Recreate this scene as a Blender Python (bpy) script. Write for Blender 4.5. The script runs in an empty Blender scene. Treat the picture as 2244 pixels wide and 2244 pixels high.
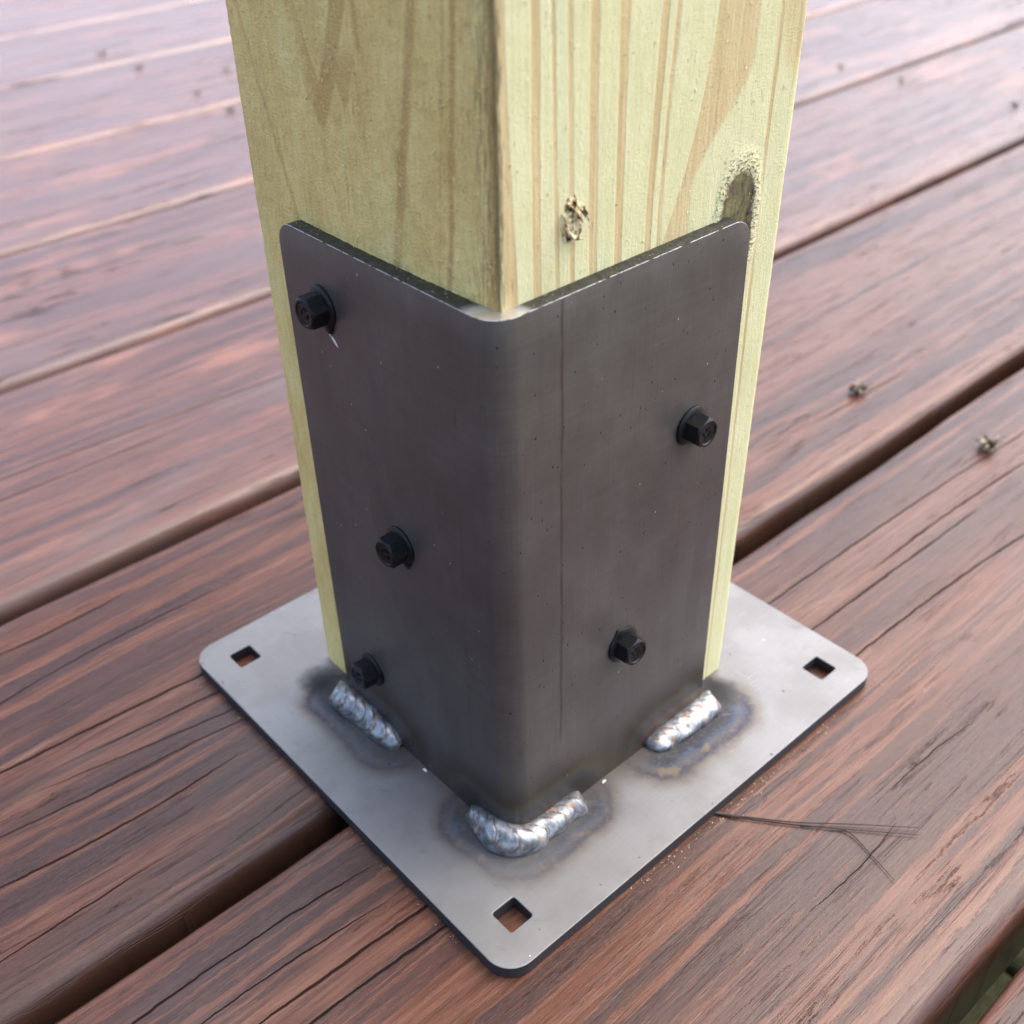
import bpy, bmesh, math, random
import numpy as np
from mathutils import Vector, Matrix, noise as mnoise
MM = 0.001
scene = bpy.context.scene
COL = scene.collection
random.seed(7)
rng = np.random.default_rng(11)

# ------------------------------------------------------------------ camera
cam_d = bpy.data.cameras.new("camera")
cam = bpy.data.objects.new("camera", cam_d)
COL.objects.link(cam)
scene.camera = cam
Rw = ((0.7441370984860182, -0.6675947123544855, -0.024026624672266184),
      (-0.41019670733121083, -0.42824848804989224, -0.8051968043761815),
      (0.5272557633174275, 0.6090324560475522, -0.5925207401680079))
Cw = Vector((-127.6051299516228, -150.29512443870976, 250.2110979253501)) * MM
xa, ya, za = Vector(Rw[0]), -Vector(Rw[1]), -Vector(Rw[2])
m = Matrix((xa, ya, za)).transposed().to_4x4()
m.translation = Cw
cam.matrix_world = m
cam_d.sensor_width = 36.0
cam_d.lens = 36.0 * 2470.53 / 2244.0
cam_d.clip_start = 0.01
cam_d.clip_end = 60.0
cam_d.dof.use_dof = True
cam_d.dof.focus_distance = 0.262
cam_d.dof.aperture_fstop = 17.0

# ------------------------------------------------------------------ light
SUN_EL, SUN_AZ = math.radians(58), math.atan2(0.98, -0.17)   # azimuth measured from +Y towards +X
sd = Vector((math.cos(SUN_EL) * math.sin(SUN_AZ), math.cos(SUN_EL) * math.cos(SUN_AZ), math.sin(SUN_EL)))
world = bpy.data.worlds.new("World")
scene.world = world
world.use_nodes = True
wn = world.node_tree
wn.nodes.clear()
sky = wn.nodes.new("ShaderNodeTexSky")
sky.sky_type = 'NISHITA'
sky.sun_disc = False
sky.sun_elevation = SUN_EL
sky.sun_rotation = SUN_AZ
sky.air_density = 0.8
sky.dust_density = 4.0
sky.ozone_density = 1.0
bg = wn.nodes.new("ShaderNodeBackground")
bg.inputs[1].default_value = 0.15
wo = wn.nodes.new("ShaderNodeOutputWorld")
wn.links.new(sky.outputs[0], bg.inputs[0])
wn.links.new(bg.outputs[0], wo.inputs[0])
sun_d = bpy.data.lights.new("sun", 'SUN')
sun_d.energy = 1.15
sun_d.angle = math.radians(100)
sun_d.color = (1.0, 0.96, 0.92)
sun = bpy.data.objects.new("sun", sun_d)
COL.objects.link(sun)
sun.rotation_euler = sd.to_track_quat('Z', 'Y').to_euler()
sun.location = (0.5, -0.5, 1.5)
vs = scene.view_settings
vs.view_transform = 'Standard'
vs.look = 'None'
vs.exposure = 1.65
vs.gamma = 1.0
scene.cycles.max_bounces = 8
scene.cycles.use_denoising = True
scene.cycles.denoising_input_passes = 'RGB_ALBEDO_NORMAL'
scene.cycles.denoising_prefilter = 'ACCURATE'
scene.cycles.sample_clamp_indirect = 6.0

# ------------------------------------------------------------------ shader helpers
class S:
    """a scalar shader value with arithmetic"""
    def __init__(s, g, k): s.g, s.k = g, k
    def _m(s, op, *a): return s.g.math(op, *a)
    def __add__(s, o): return s._m('ADD', s, o)
    __radd__ = __add__
    def __sub__(s, o): return s._m('SUBTRACT', s, o)
    def __rsub__(s, o): return s._m('SUBTRACT', o, s)
    def __mul__(s, o): return s._m('MULTIPLY', s, o)
    __rmul__ = __mul__
    def __truediv__(s, o): return s._m('DIVIDE', s, o)
    def __neg__(s): return s._m('MULTIPLY', s, -1.0)
    def abs(s): return s._m('ABSOLUTE', s)
    def pow(s, e): return s._m('POWER', s, e)
    def sqrt(s): return s._m('SQRT', s)
    def max(s, o): return s._m('MAXIMUM', s, o)
    def min(s, o): return s._m('MINIMUM', s, o)
    def fract(s): return s._m('FRACT', s)
    def sin(s): return s._m('SINE', s)
    def clamp(s): return s.g.sm(s, 0, 1, 'LINEAR')

class G:
    """node graph of one material; coordinates in millimetres"""
    def __init__(s, name):
        s.mat = bpy.data.materials.new(name)
        s.mat.use_nodes = True
        s.t = s.mat.node_tree
        s.t.nodes.clear()
        s.out = s.t.nodes.new("ShaderNodeOutputMaterial")
        s.b = s.t.nodes.new("ShaderNodeBsdfPrincipled")
        s.t.links.new(s.b.outputs[0], s.out.inputs[0])
    def n(s, t): return s.t.nodes.new(t)
    def put(s, sock, v):
        if isinstance(v, S): v = v.k
        if isinstance(v, bpy.types.NodeSocket): s.t.links.new(v, sock)
        elif isinstance(v, tuple) and len(v) == 3 and sock.type == 'RGBA': sock.default_value = (*v, 1)
        else: sock.default_value = v
    def math(s, op, a, b=None, c=None):
        nd = s.n("ShaderNodeMath"); nd.operation = op
        s.put(nd.inputs[0], a)
        if b is not None: s.put(nd.inputs[1], b)
        if c is not None: s.put(nd.inputs[2], c)
        return S(s, nd.outputs[0])
    def sm(s, v, a, b, kind='SMOOTHSTEP', lo=0.0, hi=1.0):
        nd = s.n("ShaderNodeMapRange"); nd.interpolation_type = kind; nd.clamp = True
        s.put(nd.inputs[0], v); s.put(nd.inputs[1], a); s.put(nd.inputs[2], b)
        s.put(nd.inputs[3], lo); s.put(nd.inputs[4], hi)
        return S(s, nd.outputs[0])
    def xyz(s):
        tc = s.n("ShaderNodeTexCoord"); sp = s.n("ShaderNodeSeparateXYZ")
        s.t.links.new(tc.outputs['Object'], sp.inputs[0])
        return tuple(S(s, sp.outputs[i]) * 1000.0 for i in range(3))
    def nrm(s):
        tc = s.n("ShaderNodeTexCoord"); sp = s.n("ShaderNodeSeparateXYZ")
        s.t.links.new(tc.outputs['Normal'], sp.inputs[0])
        return tuple(S(s, sp.outputs[i]) for i in range(3))
    def attr(s, name):
        nd = s.n("ShaderNodeAttribute"); nd.attribute_name = name
        return S(s, nd.outputs['Fac'])
    def vec(s, x, y, z=0.0):
        c = s.n("ShaderNodeCombineXYZ")
        for i, v in enumerate((x, y, z)): s.put(c.inputs[i], v)
        return c.outputs[0]
    def noise(s, v, scale=1.0, detail=2.0, rough=0.5, dist=0.0, lac=2.0):
        nd = s.n("ShaderNodeTexNoise")
        s.put(nd.inputs['Vector'], v)
        nd.inputs['Scale'].default_value = scale
        nd.inputs['Detail'].default_value = detail
        nd.inputs['Roughness'].default_value = rough
        nd.inputs['Lacunarity'].default_value = lac
        nd.inputs['Distortion'].default_value = dist
        return S(s, nd.outputs['Fac'])
    def voro(s, v, scale=1.0, rnd=1.0, out='Distance'):
        nd = s.n("ShaderNodeTexVoronoi")
        s.put(nd.inputs['Vector'], v)
        nd.inputs['Scale'].default_value = scale
        nd.inputs['Randomness'].default_value = rnd
        if out == 'Color':
            sp = s.n("ShaderNodeSeparateColor")
            s.t.links.new(nd.outputs['Color'], sp.inputs[0])
            return S(s, nd.outputs['Distance']), S(s, sp.outputs[0]), S(s, sp.outputs[1])
        return S(s, nd.outputs[out])
    def ramp(s, v, stops, kind='LINEAR'):
        nd = s.n("ShaderNodeValToRGB"); cr = nd.color_ramp; cr.interpolation = kind
        while len(cr.elements) < len(stops): cr.elements.new(0.5)
        for e, (p, c) in zip(cr.elements, stops):
            e.position = p
        for e, (p, c) in zip(cr.elements, stops):
            e.color = (*c, 1)
        s.put(nd.inputs[0], v)
        return nd.outputs[0]
    def mix(s, f, a, b, mode='MIX'):
        nd = s.n("ShaderNodeMix"); nd.data_type = 'RGBA'; nd.blend_type = mode; nd.clamp_factor = True
        s.put(nd.inputs[0], f); s.put(nd.inputs[6], a); s.put(nd.inputs[7], b)
        return nd.outputs[2]
    def bump(s, h, dist=0.0002, strength=1.0, prev=None):
        nd = s.n("ShaderNodeBump")
        nd.inputs['Strength'].default_value = strength
        nd.inputs['Distance'].default_value = dist
        s.put(nd.inputs['Height'], h)
        if prev is not None: s.t.links.new(prev, nd.inputs['Normal'])
        return nd.outputs[0]
    def fin(s, color=None, rough=None, metal=None, normal=None, spec=None, **kw):
        i = s.b.inputs
        if color is not None: s.put(i['Base Color'], color)
        if rough is not None: s.put(i['Roughness'], rough)
        if metal is not None: s.put(i['Metallic'], metal)
        if spec is not None: s.put(i['Specular IOR Level'], spec)
        if normal is not None: s.t.links.new(normal, i['Normal'])
        for k, v in kw.items(): s.put(i[k.replace('_', ' ')], v)
        return s.mat

# ------------------------------------------------------------------ object helpers
def link(name, me, mat=None, parent=None, smooth=None):
    o = bpy.data.objects.new(name, me)
    COL.objects.link(o)
    if mat is not None:
        for mm_ in (mat if isinstance(mat, (list, tuple)) else [mat]): me.materials.append(mm_)
    if parent is not None:
        o.parent = parent
        o.location = -parent.location
    if smooth is not None:
        me.polygons.foreach_set('use_smooth', [True] * len(me.polygons))
        if smooth < 180: me.set_sharp_from_angle(angle=math.radians(smooth))
    return o

def mesh(name, verts, faces):
    me = bpy.data.meshes.new(name)
    me.from_pydata([tuple(float(c) * MM for c in v) for v in verts], [], faces)
    me.update()
    return me

def bm_mesh(name, bm):
    me = bpy.data.meshes.new(name)
    bm.normal_update()
    bm.to_mesh(me); bm.free()
    return me

def empty(name, loc):
    o = bpy.data.objects.new(name, None)
    o.location = Vector(loc) * MM
    o.empty_display_size = 0.01
    COL.objects.link(o)
    return o

def tag(o, label=None, cat=None, group=None, kind=None):
    if label: o['label'] = label
    if cat: o['category'] = cat
    if group: o['group'] = group
    if kind: o['kind'] = kind
    return o

def tube(path, radii, seg=7, caps=True):
    """verts, faces of a tube along a list of points (mm)"""
    V, F = [], []
    P = [Vector(q) for q in path]
    for i, q in enumerate(P):
        d = (P[min(i + 1, len(P) - 1)] - P[max(i - 1, 0)]).normalized()
        a = d.cross(Vector((0, 0, 1)))
        if a.length < 1e-3: a = d.cross(Vector((1, 0, 0)))
        a.normalize(); b = d.cross(a)
        for k in range(seg):
            t = 2 * math.pi * k / seg
            V.append(q + (a * math.cos(t) + b * math.sin(t)) * radii[i])
    n = len(P)
    for i in range(n - 1):
        for k in range(seg):
            F.append((i * seg + k, i * seg + (k + 1) % seg, (i + 1) * seg + (k + 1) % seg, (i + 1) * seg + k))
    if caps:
        F.append(tuple(range(seg))[::-1]); F.append(tuple((n - 1) * seg + k for k in range(seg)))
    return V, F

TP = 4.0            # plate thickness; plate top is z = 0
ZD = -TP - 0.15     # top of the decking

# ------------------------------------------------------------------ materials: decking
def plank_material(idx, seed, y0, y1, cracks, grey=0.0, band=1.0):
    g = G("deck_stain_%d" % idx)
    x, y, z = g.xyz()
    s1 = float(seed) * 37.3
    # slow drift of the grain across the board
    wob = (g.noise(g.vec(x * 0.006, y * 0.02, s1), 1, 3, 0.55) - 0.5) * (6.0 if idx == 1 else 13.0)
    jag = (g.noise(g.vec(x * 0.075, y * 0.8, s1 + 3.1), 1, 4, 0.65) - 0.5) * 3.0 + (g.noise(g.vec(x * 0.22, y * 2.2, s1 + 5.7), 1, 4, 0.7) - 0.5) * 3.2
    v = y + wob + jag
    # annual ring bands
    b1 = g.noise(g.vec(v * (0.165 if idx == 1 else 0.115), x * 0.0014, s1 + 9.0), 1, 2, 0.55)
    band_m = g.sm(b1, 0.485, 0.515) * band
    fine = g.noise(g.vec(x * 0.035, (y + wob) * 0.75, s1 + 17.0), 1, 6, 0.68)
    fine2 = g.noise(g.vec(x * 0.09, (y + wob * 0.5) * 2.8, s1 + 27.0), 1, 5, 0.7)
    blot = g.noise(g.vec(x * 0.012, y * 0.03, s1 + 41.0), 1, 3, 0.5)
    base = g.ramp(fine, [(0.28, (0.042, 0.015, 0.008)), (0.45, (0.083, 0.031, 0.017)), (0.56, (0.112, 0.045, 0.026)), (0.72, (0.144, 0.065, 0.035))])
    speck = g.noise(g.vec(x * 0.5, y * 1.5, s1 + 77.0), 1, 3, 0.7)
    darkc = g.ramp(speck * 0.6 + fine2 * 0.4, [(0.32, (0.018, 0.008, 0.006)), (0.5, (0.036, 0.017, 0.014)), (0.66, (0.063, 0.029, 0.023))])
    bmod = g.sm(g.noise(g.vec(x * 0.008, y * 0.045, s1 + 31.0), 1, 2, 0.5), 0.36, 0.6, 'LINEAR', 0.45, 1.0)
    col = g.mix(band_m * g.sm(fine2, 0.25, 0.52) * bmod, base, darkc)
    # near boards' edges painted dark as gap shade; farther edges keep the orange stain
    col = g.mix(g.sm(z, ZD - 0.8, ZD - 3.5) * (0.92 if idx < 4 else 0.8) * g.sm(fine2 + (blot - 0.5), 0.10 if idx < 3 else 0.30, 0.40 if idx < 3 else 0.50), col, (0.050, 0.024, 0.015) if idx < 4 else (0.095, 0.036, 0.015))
    # lighter worn streaks and greyish weathering
    streak = g.sm(g.noise(g.vec(x * 0.016, v * 0.42, s1 + 53.0), 1, 3, 0.6), 0.6, 0.72)
    col = g.mix(streak * 0.55 * (1.0 - band_m * 0.8), col, (0.170, 0.094, 0.064))
    worn = g.sm(blot, 0.5, 0.72)
    col = g.mix(worn * (0.18 + grey), col, (0.085, 0.070, 0.066))
    # boards further out painted paler, standing in for sky glare
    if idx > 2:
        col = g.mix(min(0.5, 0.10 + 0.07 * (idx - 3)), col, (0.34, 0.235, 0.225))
    # pores: thin dark dashes along the grain
    pore = g.noise(g.vec(x * 0.026, (y + wob * 0.4) * 1.9, s1 + 63.0), 1, 3, 0.62)
    pm = g.sm(pore, 0.68, 0.72) * (0.22 if idx == 1 else 0.45)
    col = g.mix(pm * 0.75, col, (0.010, 0.006, 0.004))
    pits = g.sm(g.voro(g.vec(x * 0.10, y * 0.16, s1), 1.0), 0.045, 0.02)
    col = g.mix(pits * 0.45, col, (0.010, 0.006, 0.004))
    # drying cracks that run with the grain
    ck = None
    wv = (g.noise(g.vec(x * 0.10, s1, 0.0), 1, 4, 0.6) - 0.5) * 3.0
    for ci, c in enumerate(cracks):
        (xa_, ya_, xb_, yb_, xc_, yc_) = c[:6]
        wd = (c[6] if len(c) > 6 else 0.38) * 1.1
        t = (x - xa_) / (xc_ - xa_)
        tb = (xb_ - xa_) / (xc_ - xa_)
        bow = (yb_ - (ya_ + (yc_ - ya_) * tb)) / max(1e-3, tb * (1 - tb))
        yl = (t * (yc_ - ya_) + ya_) + t * (1.0 - t) * bow
        wig = (g.noise(g.vec(x * 0.13, ci * 7.7 + s1, 2.0), 1, 3, 0.6) - 0.5) * 1.3
        d = (y - yl - wig).abs()
        ends = g.sm(x, xa_ - 16, xa_ + 8) * g.sm(x, xc_ + 16, xc_ - 6)
        w = (g.noise(g.vec(x * 0.06, ci * 3.3 + s1, 5.0), 1, 2, 0.5) * 1.5 + 0.15) * wd * ends
        mk = g.sm(d, w + 0.07, w * 0.35) * g.sm(ends, 0.03, 0.2)
        ck = mk if ck is None else ck.max(mk)
    if ck is None:
        d = g.noise(g.vec(x * 0.006, v * 0.22, s1 + 88.0), 1, 2, 0.5)
        ck = g.sm((d - 0.5).abs(), 0.012, 0.004) * g.sm(g.noise(g.vec(x * 0.01, y * 0.05, s1 + 99.0), 1, 2), 0.5, 0.58)
    else:
        d = g.noise(g.vec(x * 0.007, v * 0.26, s1 + 88.0), 1, 2, 0.5)
        ck = ck.max(g.sm((d - 0.5).abs(), 0.009, 0.003) * g.sm(g.noise(g.vec(x * 0.016, y * 0.09, s1 + 99.0), 1, 2), 0.58, 0.66) * (0.35 if idx == 1 else 0.7))
    d5 = g.noise(g.vec(x * 0.010, (y + wob * 0.8) * 0.55, s1 + 188.0), 1, 3, 0.6)
    hair = g.sm((d5 - 0.5).abs(), 0.016, 0.004) * g.sm(g.noise(g.vec(x * 0.03, y * 0.3, s1 + 199.0), 1, 3, 0.6), 0.47, 0.56)
    ck = ck.max(hair * (0.18 if idx == 1 else 0.34))
    # patches of barer, oranger stain on the boards beyond the post
    if idx > 2:
        bare = g.sm(g.noise(g.vec(x * 0.010, y * 0.035, s1 + 120.0), 1, 4, 0.6), 0.52, 0.68)
        col = g.mix(bare * 0.5, col, (0.30, 0.135, 0.085))
    col = g.mix(ck * 0.95, col, (0.012, 0.006, 0.005))
    h = fine * 0.55 + fine2 * 0.35 + speck * 0.18 - pm * 0.5 - ck * 2.2 - band_m * 0.12
    nrm = g.bump(h, 0.00020, 0.7)
    rough = 0.20 + fine2 * 0.14 + band_m * 0.05 + ck * 0.4 + (blot - 0.5) * 0.15
    sheen = 0.33 if idx < 3 else min(0.85, 0.42 + 0.10 * (idx - 3))  # specular raised on farther boards to strengthen their sky glare
    return g.fin(col, rough, 0.0, nrm, (1.0 - ck * 0.9) * sheen)

# ------------------------------------------------------------------ decking (setting)
CR_A = [(-103.3, 20.9, -76.8, 21.0, -46.9, 19.3, 0.42), (-77.2, 0.2, -55.1, -0.5, -30.9, -1.4, 0.6), (-72.2, -7.9, -53.8, -8.3, -33.7, -9.4, 0.5),
        (-90.7, 9.8, -71.2, 9.3, -51.9, 8.0, 0.34), (51.0, -70.3, 58.5, -70.4, 66.3, -70.1, 0.17), (99.5, -61.4, 107.9, -61.7, 116.9, -62.4, 0.17),
        (127.1, -6.4, 189.0, -7.7, 214.9, -8.3, 0.5), (126.5, -23.4, 156.7, -23.9, 223.9, -28.4, 0.42), (127.2, 11.5, 202.8, 9.9, 288.5, 6.1, 0.4),
        (177.7, -2.0, 234.7, -3.1, 267.5, -5.1, 0.5)]
CR_B = [(-110, 119.5, -63.9, 116.9, -31.3, 114.4, 0.8), (-110, 143.0, -49.4, 149.8, -10.0, 149.0, 0.45), (-76.5, 169.0, -52.2, 168.5, -38.8, 169.2, 0.6),
        (-71.3, 108.1, -51.6, 106.0, -30.9, 104.0, 0.42), (-80.1, 102.5, -57.1, 98.3, -34.3, 94.5, 0.34), (-69.0, 92.3, -53.6, 90.8, -37.5, 89.0, 0.34),
        (-111.9, 79.9, -67.3, 76.3, -52.4, 76.5, 0.5), (-105.5, 96.0, -87.9, 93.8, -68.4, 91.5, 0.34), (-120.4, 58.6, -104.0, 58.8, -86.7, 59.0, 0.34),
        (238.2, 69.7, 262.9, 68.9, 288.8, 68.1, 0.34)]
CR_C = [(-36.1, 270.6, 32.7, 267.0, 91.8, 263.4, 0.5), (-41.8, 256.3, -12.8, 255.8, 18.3, 255.1, 0.5)]
PLANKS = [(-254, -112.8, []), (-106.5, 34.5, CR_A), (42.5, 184.5, CR_B), (192.5, 340.5, CR_C), (347.5, 492.5, []), (499, 651, []),
          (658, 823.5, []), (830.5, 989, []), (994.5, 1154, []), (1159.5, 1314, []), (1319.5, 1474, [])]
deck = empty("deck", (200, 500, ZD - 38))
tag(deck, "reddish brown stained timber deck of parallel planks under the bracket", None, None, 'structure')
deck_parts = []
def plank(i, y0, y1, cracks):
    r, r2, th = 5.5, 3.0, 36.0
    prof = []
    for k in range(5):
        a = math.pi / 2 * k / 4
        prof.append((y0 + r - r * math.cos(a), ZD - r + r * math.sin(a)))
    prof = [(y0 + r, ZD - th), (y0, ZD - th + r)] + prof
    nin = 16
    for k in range(1, nin):
        prof.append((y0 + r + (y1 - y0 - r - r2) * k / nin, ZD))
    for k in range(5):
        a = math.pi / 2 * (1 - k / 4)
        prof.append((y1 - r2 + r2 * math.cos(a), ZD - r2 + r2 * math.sin(a)))
    prof += [(y1, ZD - th + r), (y1 - r, ZD - th)]
    xs = np.concatenate([np.arange(-700, -160, 30), np.arange(-160, 340, 6), np.arange(340, 1560, 30)])
    V, F = [], []
    n = len(prof)
    for xi, xx in enumerate(xs):
        for (py, pz) in prof:
            e = 0.0
            if py < y0 + 8: e = mnoise.noise(Vector((xx * 0.012, i * 5.1, 0))) * 0.9 + mnoise.noise(Vector((xx * 0.06, i * 9.1, 1))) * 0.3
            elif py > y1 - 8: e = mnoise.noise(Vector((xx * 0.012, i * 5.1, 7))) * 0.9 + mnoise.noise(Vector((xx * 0.06, i * 9.1, 8))) * 0.3
            V.append((xx, py + e, pz))
    for a in range(len(xs) - 1):
        for b in range(n):
            c = (b + 1) % n
            F.append((a * n + b, (a + 1) * n + b, (a + 1) * n + c, a * n + c))
    F.append(tuple(range(n))[::-1]); F.append(tuple((len(xs) - 1) * n + b for b in range(n)))
    me = mesh("plank", V, F)
    bmx = bmesh.new(); bmx.from_mesh(me); bmesh.ops.recalc_face_normals(bmx, faces=bmx.faces); bmx.to_mesh(me); bmx.free()
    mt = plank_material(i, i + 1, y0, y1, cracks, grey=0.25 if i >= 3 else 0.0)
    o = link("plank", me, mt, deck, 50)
    return o
for i, (a, b, c) in enumerate(PLANKS):
    deck_parts.append(plank(i, a, b, c))

# ------------------------------------------------------------------ ground under the deck, with mossy bricks below the gap
GZ = -260.0
def m_ground():
    g = G("damp_soil")
    x, y, z = g.xyz()
    n1 = g.noise(g.vec(x * 0.02, y * 0.02), 1, 6, 0.65)
    col = g.ramp(n1, [(0.3, (0.05, 0.045, 0.03)), (0.55, (0.12, 0.11, 0.06)), (0.75, (0.16, 0.17, 0.09))])
    return g.fin(col, 0.95, 0.0, g.bump(n1, 0.004, 0.8), 0.2)
gm = mesh("ground", [(-3000, -3000, GZ), (5000, -3000, GZ), (5000, 5000, GZ), (-3000, 5000, GZ)], [(0, 1, 2, 3)])
tag(link("ground", gm, m_ground()), "damp dark ground below the deck", None, None, 'structure')
def m_brick():
    g = G("mossy_paver")
    x, y, z = g.xyz()
    oi = g.n("ShaderNodeObjectInfo")
    rnd = S(g, oi.outputs['Random'])
    n1 = g.noise(g.vec(x * 0.06, y * 0.06, rnd * 50), 1, 5, 0.6)
    n2 = g.noise(g.vec(x * 0.3, y * 0.3, rnd * 20), 1, 4, 0.6)
    a = g.ramp(n1, [(0.3, (0.15, 0.14, 0.06)), (0.6, (0.25, 0.23, 0.10)), (0.8, (0.32, 0.30, 0.16))])
    b = g.ramp(n2, [(0.3, (0.16, 0.18, 0.12)), (0.5, (0.36, 0.37, 0.28)), (0.7, (0.56, 0.56, 0.46))])
    col = g.mix(g.sm(rnd, 0.5, 0.55), a, b)
    return g.fin(col, 0.9, 0.0, g.bump(n2, 0.002, 0.8), 0.3)
path = empty("brick_path", (260, -70, GZ))
tag(path, "mossy green bricks lying on the ground below the deck gap", None, None, 'structure')
mb = m_brick()
bmb = bmesh.new()
bmesh.ops.create_cube(bmb, size=1.0)
bmesh.ops.scale(bmb, vec=Vector((44, 92, 40)) * MM, verts=bmb.verts)
bmesh.ops.bevel(bmb, geom=list(bmb.edges), offset=4 * MM, segments=2, profile=0.6, affect='EDGES')
bme = bm_mesh("brick", bmb)
bme.materials.append(mb)
for ix in range(7):
    for iy in range(2):
        o = bpy.data.objects.new("brick", bme)
        o.parent = path
        o.location = Vector((150 + ix * 50 - 260 + random.uniform(-2, 2), -115 + iy * 99 + 70 + random.uniform(-3, 3), 20 + random.uniform(-2, 2))) * MM
        o.rotation_euler = (random.uniform(-.02, .02), random.uniform(-.02, .02), random.uniform(-.03, .03))
        COL.objects.link(o)

# ------------------------------------------------------------------ steel: shared weld distance
TA = 5.4
AH = 153.6
def seg_dist(g, x, y, z, noise_amp=2.0):
    """millimetres to the nearest weld, one value per weld"""
    out = []
    for (x0, x1, y0, y1) in (((-7.5, -7.5, 46, 72)), ((-6.5, -6.5, -5, 9)), ((-5, 17, -7, -7)), ((50, 71, -8, -8))):
        cx, cy, hx, hy = (x0 + x1) / 2, (y0 + y1) / 2, (x1 - x0) / 2, (y1 - y0) / 2
        dx = ((x - cx).abs() - hx).max(0.0)
        dy = ((y - cy).abs() - hy).max(0.0)
        out.append((dx * dx + dy * dy + z * z).sqrt())
    return out

def m_plate():
    g = G("mill_finish_steel_plate")
    x, y, z = g.xyz()
    n0 = g.noise(g.vec(x * 0.02, y * 0.02, 3), 1, 4, 0.55)
    # rolling lines along y on one side and cross scratches along x
    lx = g.noise(g.vec(x * 0.035, y * 2.2, 5), 1, 4, 0.65)
    ly = g.noise(g.vec(x * 2.2, y * 0.035, 8), 1, 4, 0.65)
    col = g.ramp(n0 * 0.55 + lx * 0.25 + ly * 0.2, [(0.3, (0.141, 0.143, 0.143)), (0.5, (0.187, 0.190, 0.193)), (0.7, (0.235, 0.238, 0.242))])
    # bright scratches
    sc = g.sm(g.noise(g.vec(x * 0.05, y * 3.4, 21), 1, 3, 0.7), 0.64, 0.72) * g.sm(x, 20, 70)
    sc2 = g.sm(g.noise(g.vec(x * 3.2, y * 0.06, 25), 1, 3, 0.7), 0.66, 0.74) * g.sm(y, 10, 60)
    col = g.mix(sc * 0.6, col, (0.6, 0.6, 0.61)); col = g.mix(sc2 * 0.5, col, (0.55, 0.55, 0.56))
    # heat oxide round the welds
    wn_ = (g.noise(g.vec(x * 0.25, y * 0.25, 2), 1, 5, 0.68) - 0.5)
    ds = seg_dist(g, x, y, z)
    d = ds[0].min(ds[1]).min(ds[2]).min(ds[3] * 0.78)
    wl = g.noise(g.vec(x * 0.075, y * 0.075, 61), 1, 2, 0.5) - 0.5
    d = (d - 5.4) * 1.75 + wn_ * 5.0 + wl * 8.0
    tint = g.ramp(d / 40.0, [(0.0, (0.030, 0.033, 0.042)), (0.055, (0.046, 0.064, 0.098)), (0.10, (0.082, 0.074, 0.062)), (0.135, (0.054, 0.056, 0.088)),
                             (0.18, (0.040, 0.036, 0.044)), (0.25, (0.080, 0.062, 0.042)), (0.40, (0.15, 0.13, 0.10)), (0.75, (0.20, 0.196, 0.185)), (1.0, (0.22, 0.22, 0.22))])
    patch = g.noise(g.vec(x * 0.15, y * 0.15, 71), 1, 4, 0.6)
    tint = g.mix(g.sm(patch, 0.54, 0.66) * g.sm(d, 1.5, 3.0) * g.sm(d, 8.5, 5.5) * 0.55, tint, (0.185, 0.145, 0.085))
    tint = g.mix(g.sm(patch, 0.44, 0.34) * g.sm(d, 8.0, 4.0) * 0.6, tint, (0.060, 0.082, 0.125))
    fleck = g.noise(g.vec(x * 0.9, y * 0.9, 7), 1, 3, 0.6)
    tint = g.mix(g.sm(fleck, 0.5, 0.75) * 0.45, tint, (0.16, 0.125, 0.085))
    k = g.sm(d, 17.0, 5.0)
    k2 = g.sm(d, 9.5, 6.0)
    col = g.mix(k * 0.85, col, tint)
    col = g.mix(k2 * 0.9, col, tint)
    # dark patches past the free ends of the two outer welds, and along the foot of the angle
    def blob(cx, cy, rx, ry):
        a, b = (x - cx) / rx, (y - cy) / ry
        return (a * a + b * b).sqrt() + wn_ * 0.7
    end_dark = g.sm(blob(-8, 81.5, 7.5, 9), 1.15, 0.25).max(g.sm(blob(79, -6, 6.5, 7.5), 1.15, 0.3))
    col = g.mix(end_dark * 0.93, col, (0.022, 0.021, 0.022))
    foot = g.sm(((x + TA).abs()) + wn_ * 3, 6.5, 0.3) * g.sm(y, -9, -4) * g.sm(y, 80, 70)
    foot = foot.max(g.sm(((y + TA).abs()) + wn_ * 3, 8.0, 0.3) * g.sm(x, -9, -4) * g.sm(x, 80, 70))
    col = g.mix(foot * 0.6, col, (0.085, 0.07, 0.055))
    # general browning of the front part between the welds
    front = g.sm(g.noise(g.vec(x * 0.05, y * 0.05, 31), 1, 3, 0.5) * 26 - (x + y) * 0.5, 0, 40)
    col = g.mix(front * 0.38, col, (0.22, 0.21, 0.185))
    # smudges, spots and pits
    sm_ = g.sm(g.noise(g.vec((x + y) * 0.16, (x - y) * 0.05, 14), 1, 4, 0.65), 0.60, 0.74)
    col = g.mix(sm_ * 0.6, col, (0.11, 0.105, 0.10))
    worn = g.sm(g.noise(g.vec(x * 0.035, y * 0.035, 44), 1, 5, 0.6), 0.42, 0.62)
    col = g.mix(worn * 0.45, col, (0.125, 0.123, 0.115))
    dd, r1, r2 = g.voro(g.vec(x * 0.17, y * 0.17, 1.5), 1.0, 1.0, 'Color')
    pits = g.sm(dd, r1 * 0.085 + 0.02, r1 * 0.03) * g.sm(r2, 0.28, 0.33)
    col = g.mix(pits * 0.9, col, (0.025, 0.022, 0.02))
    dd2, q1, q2 = g.voro(g.vec(x * 0.3 + y * 0.11, y * 0.12 - x * 0.05, 4.5), 1.0, 1.0, 'Color')
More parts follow.
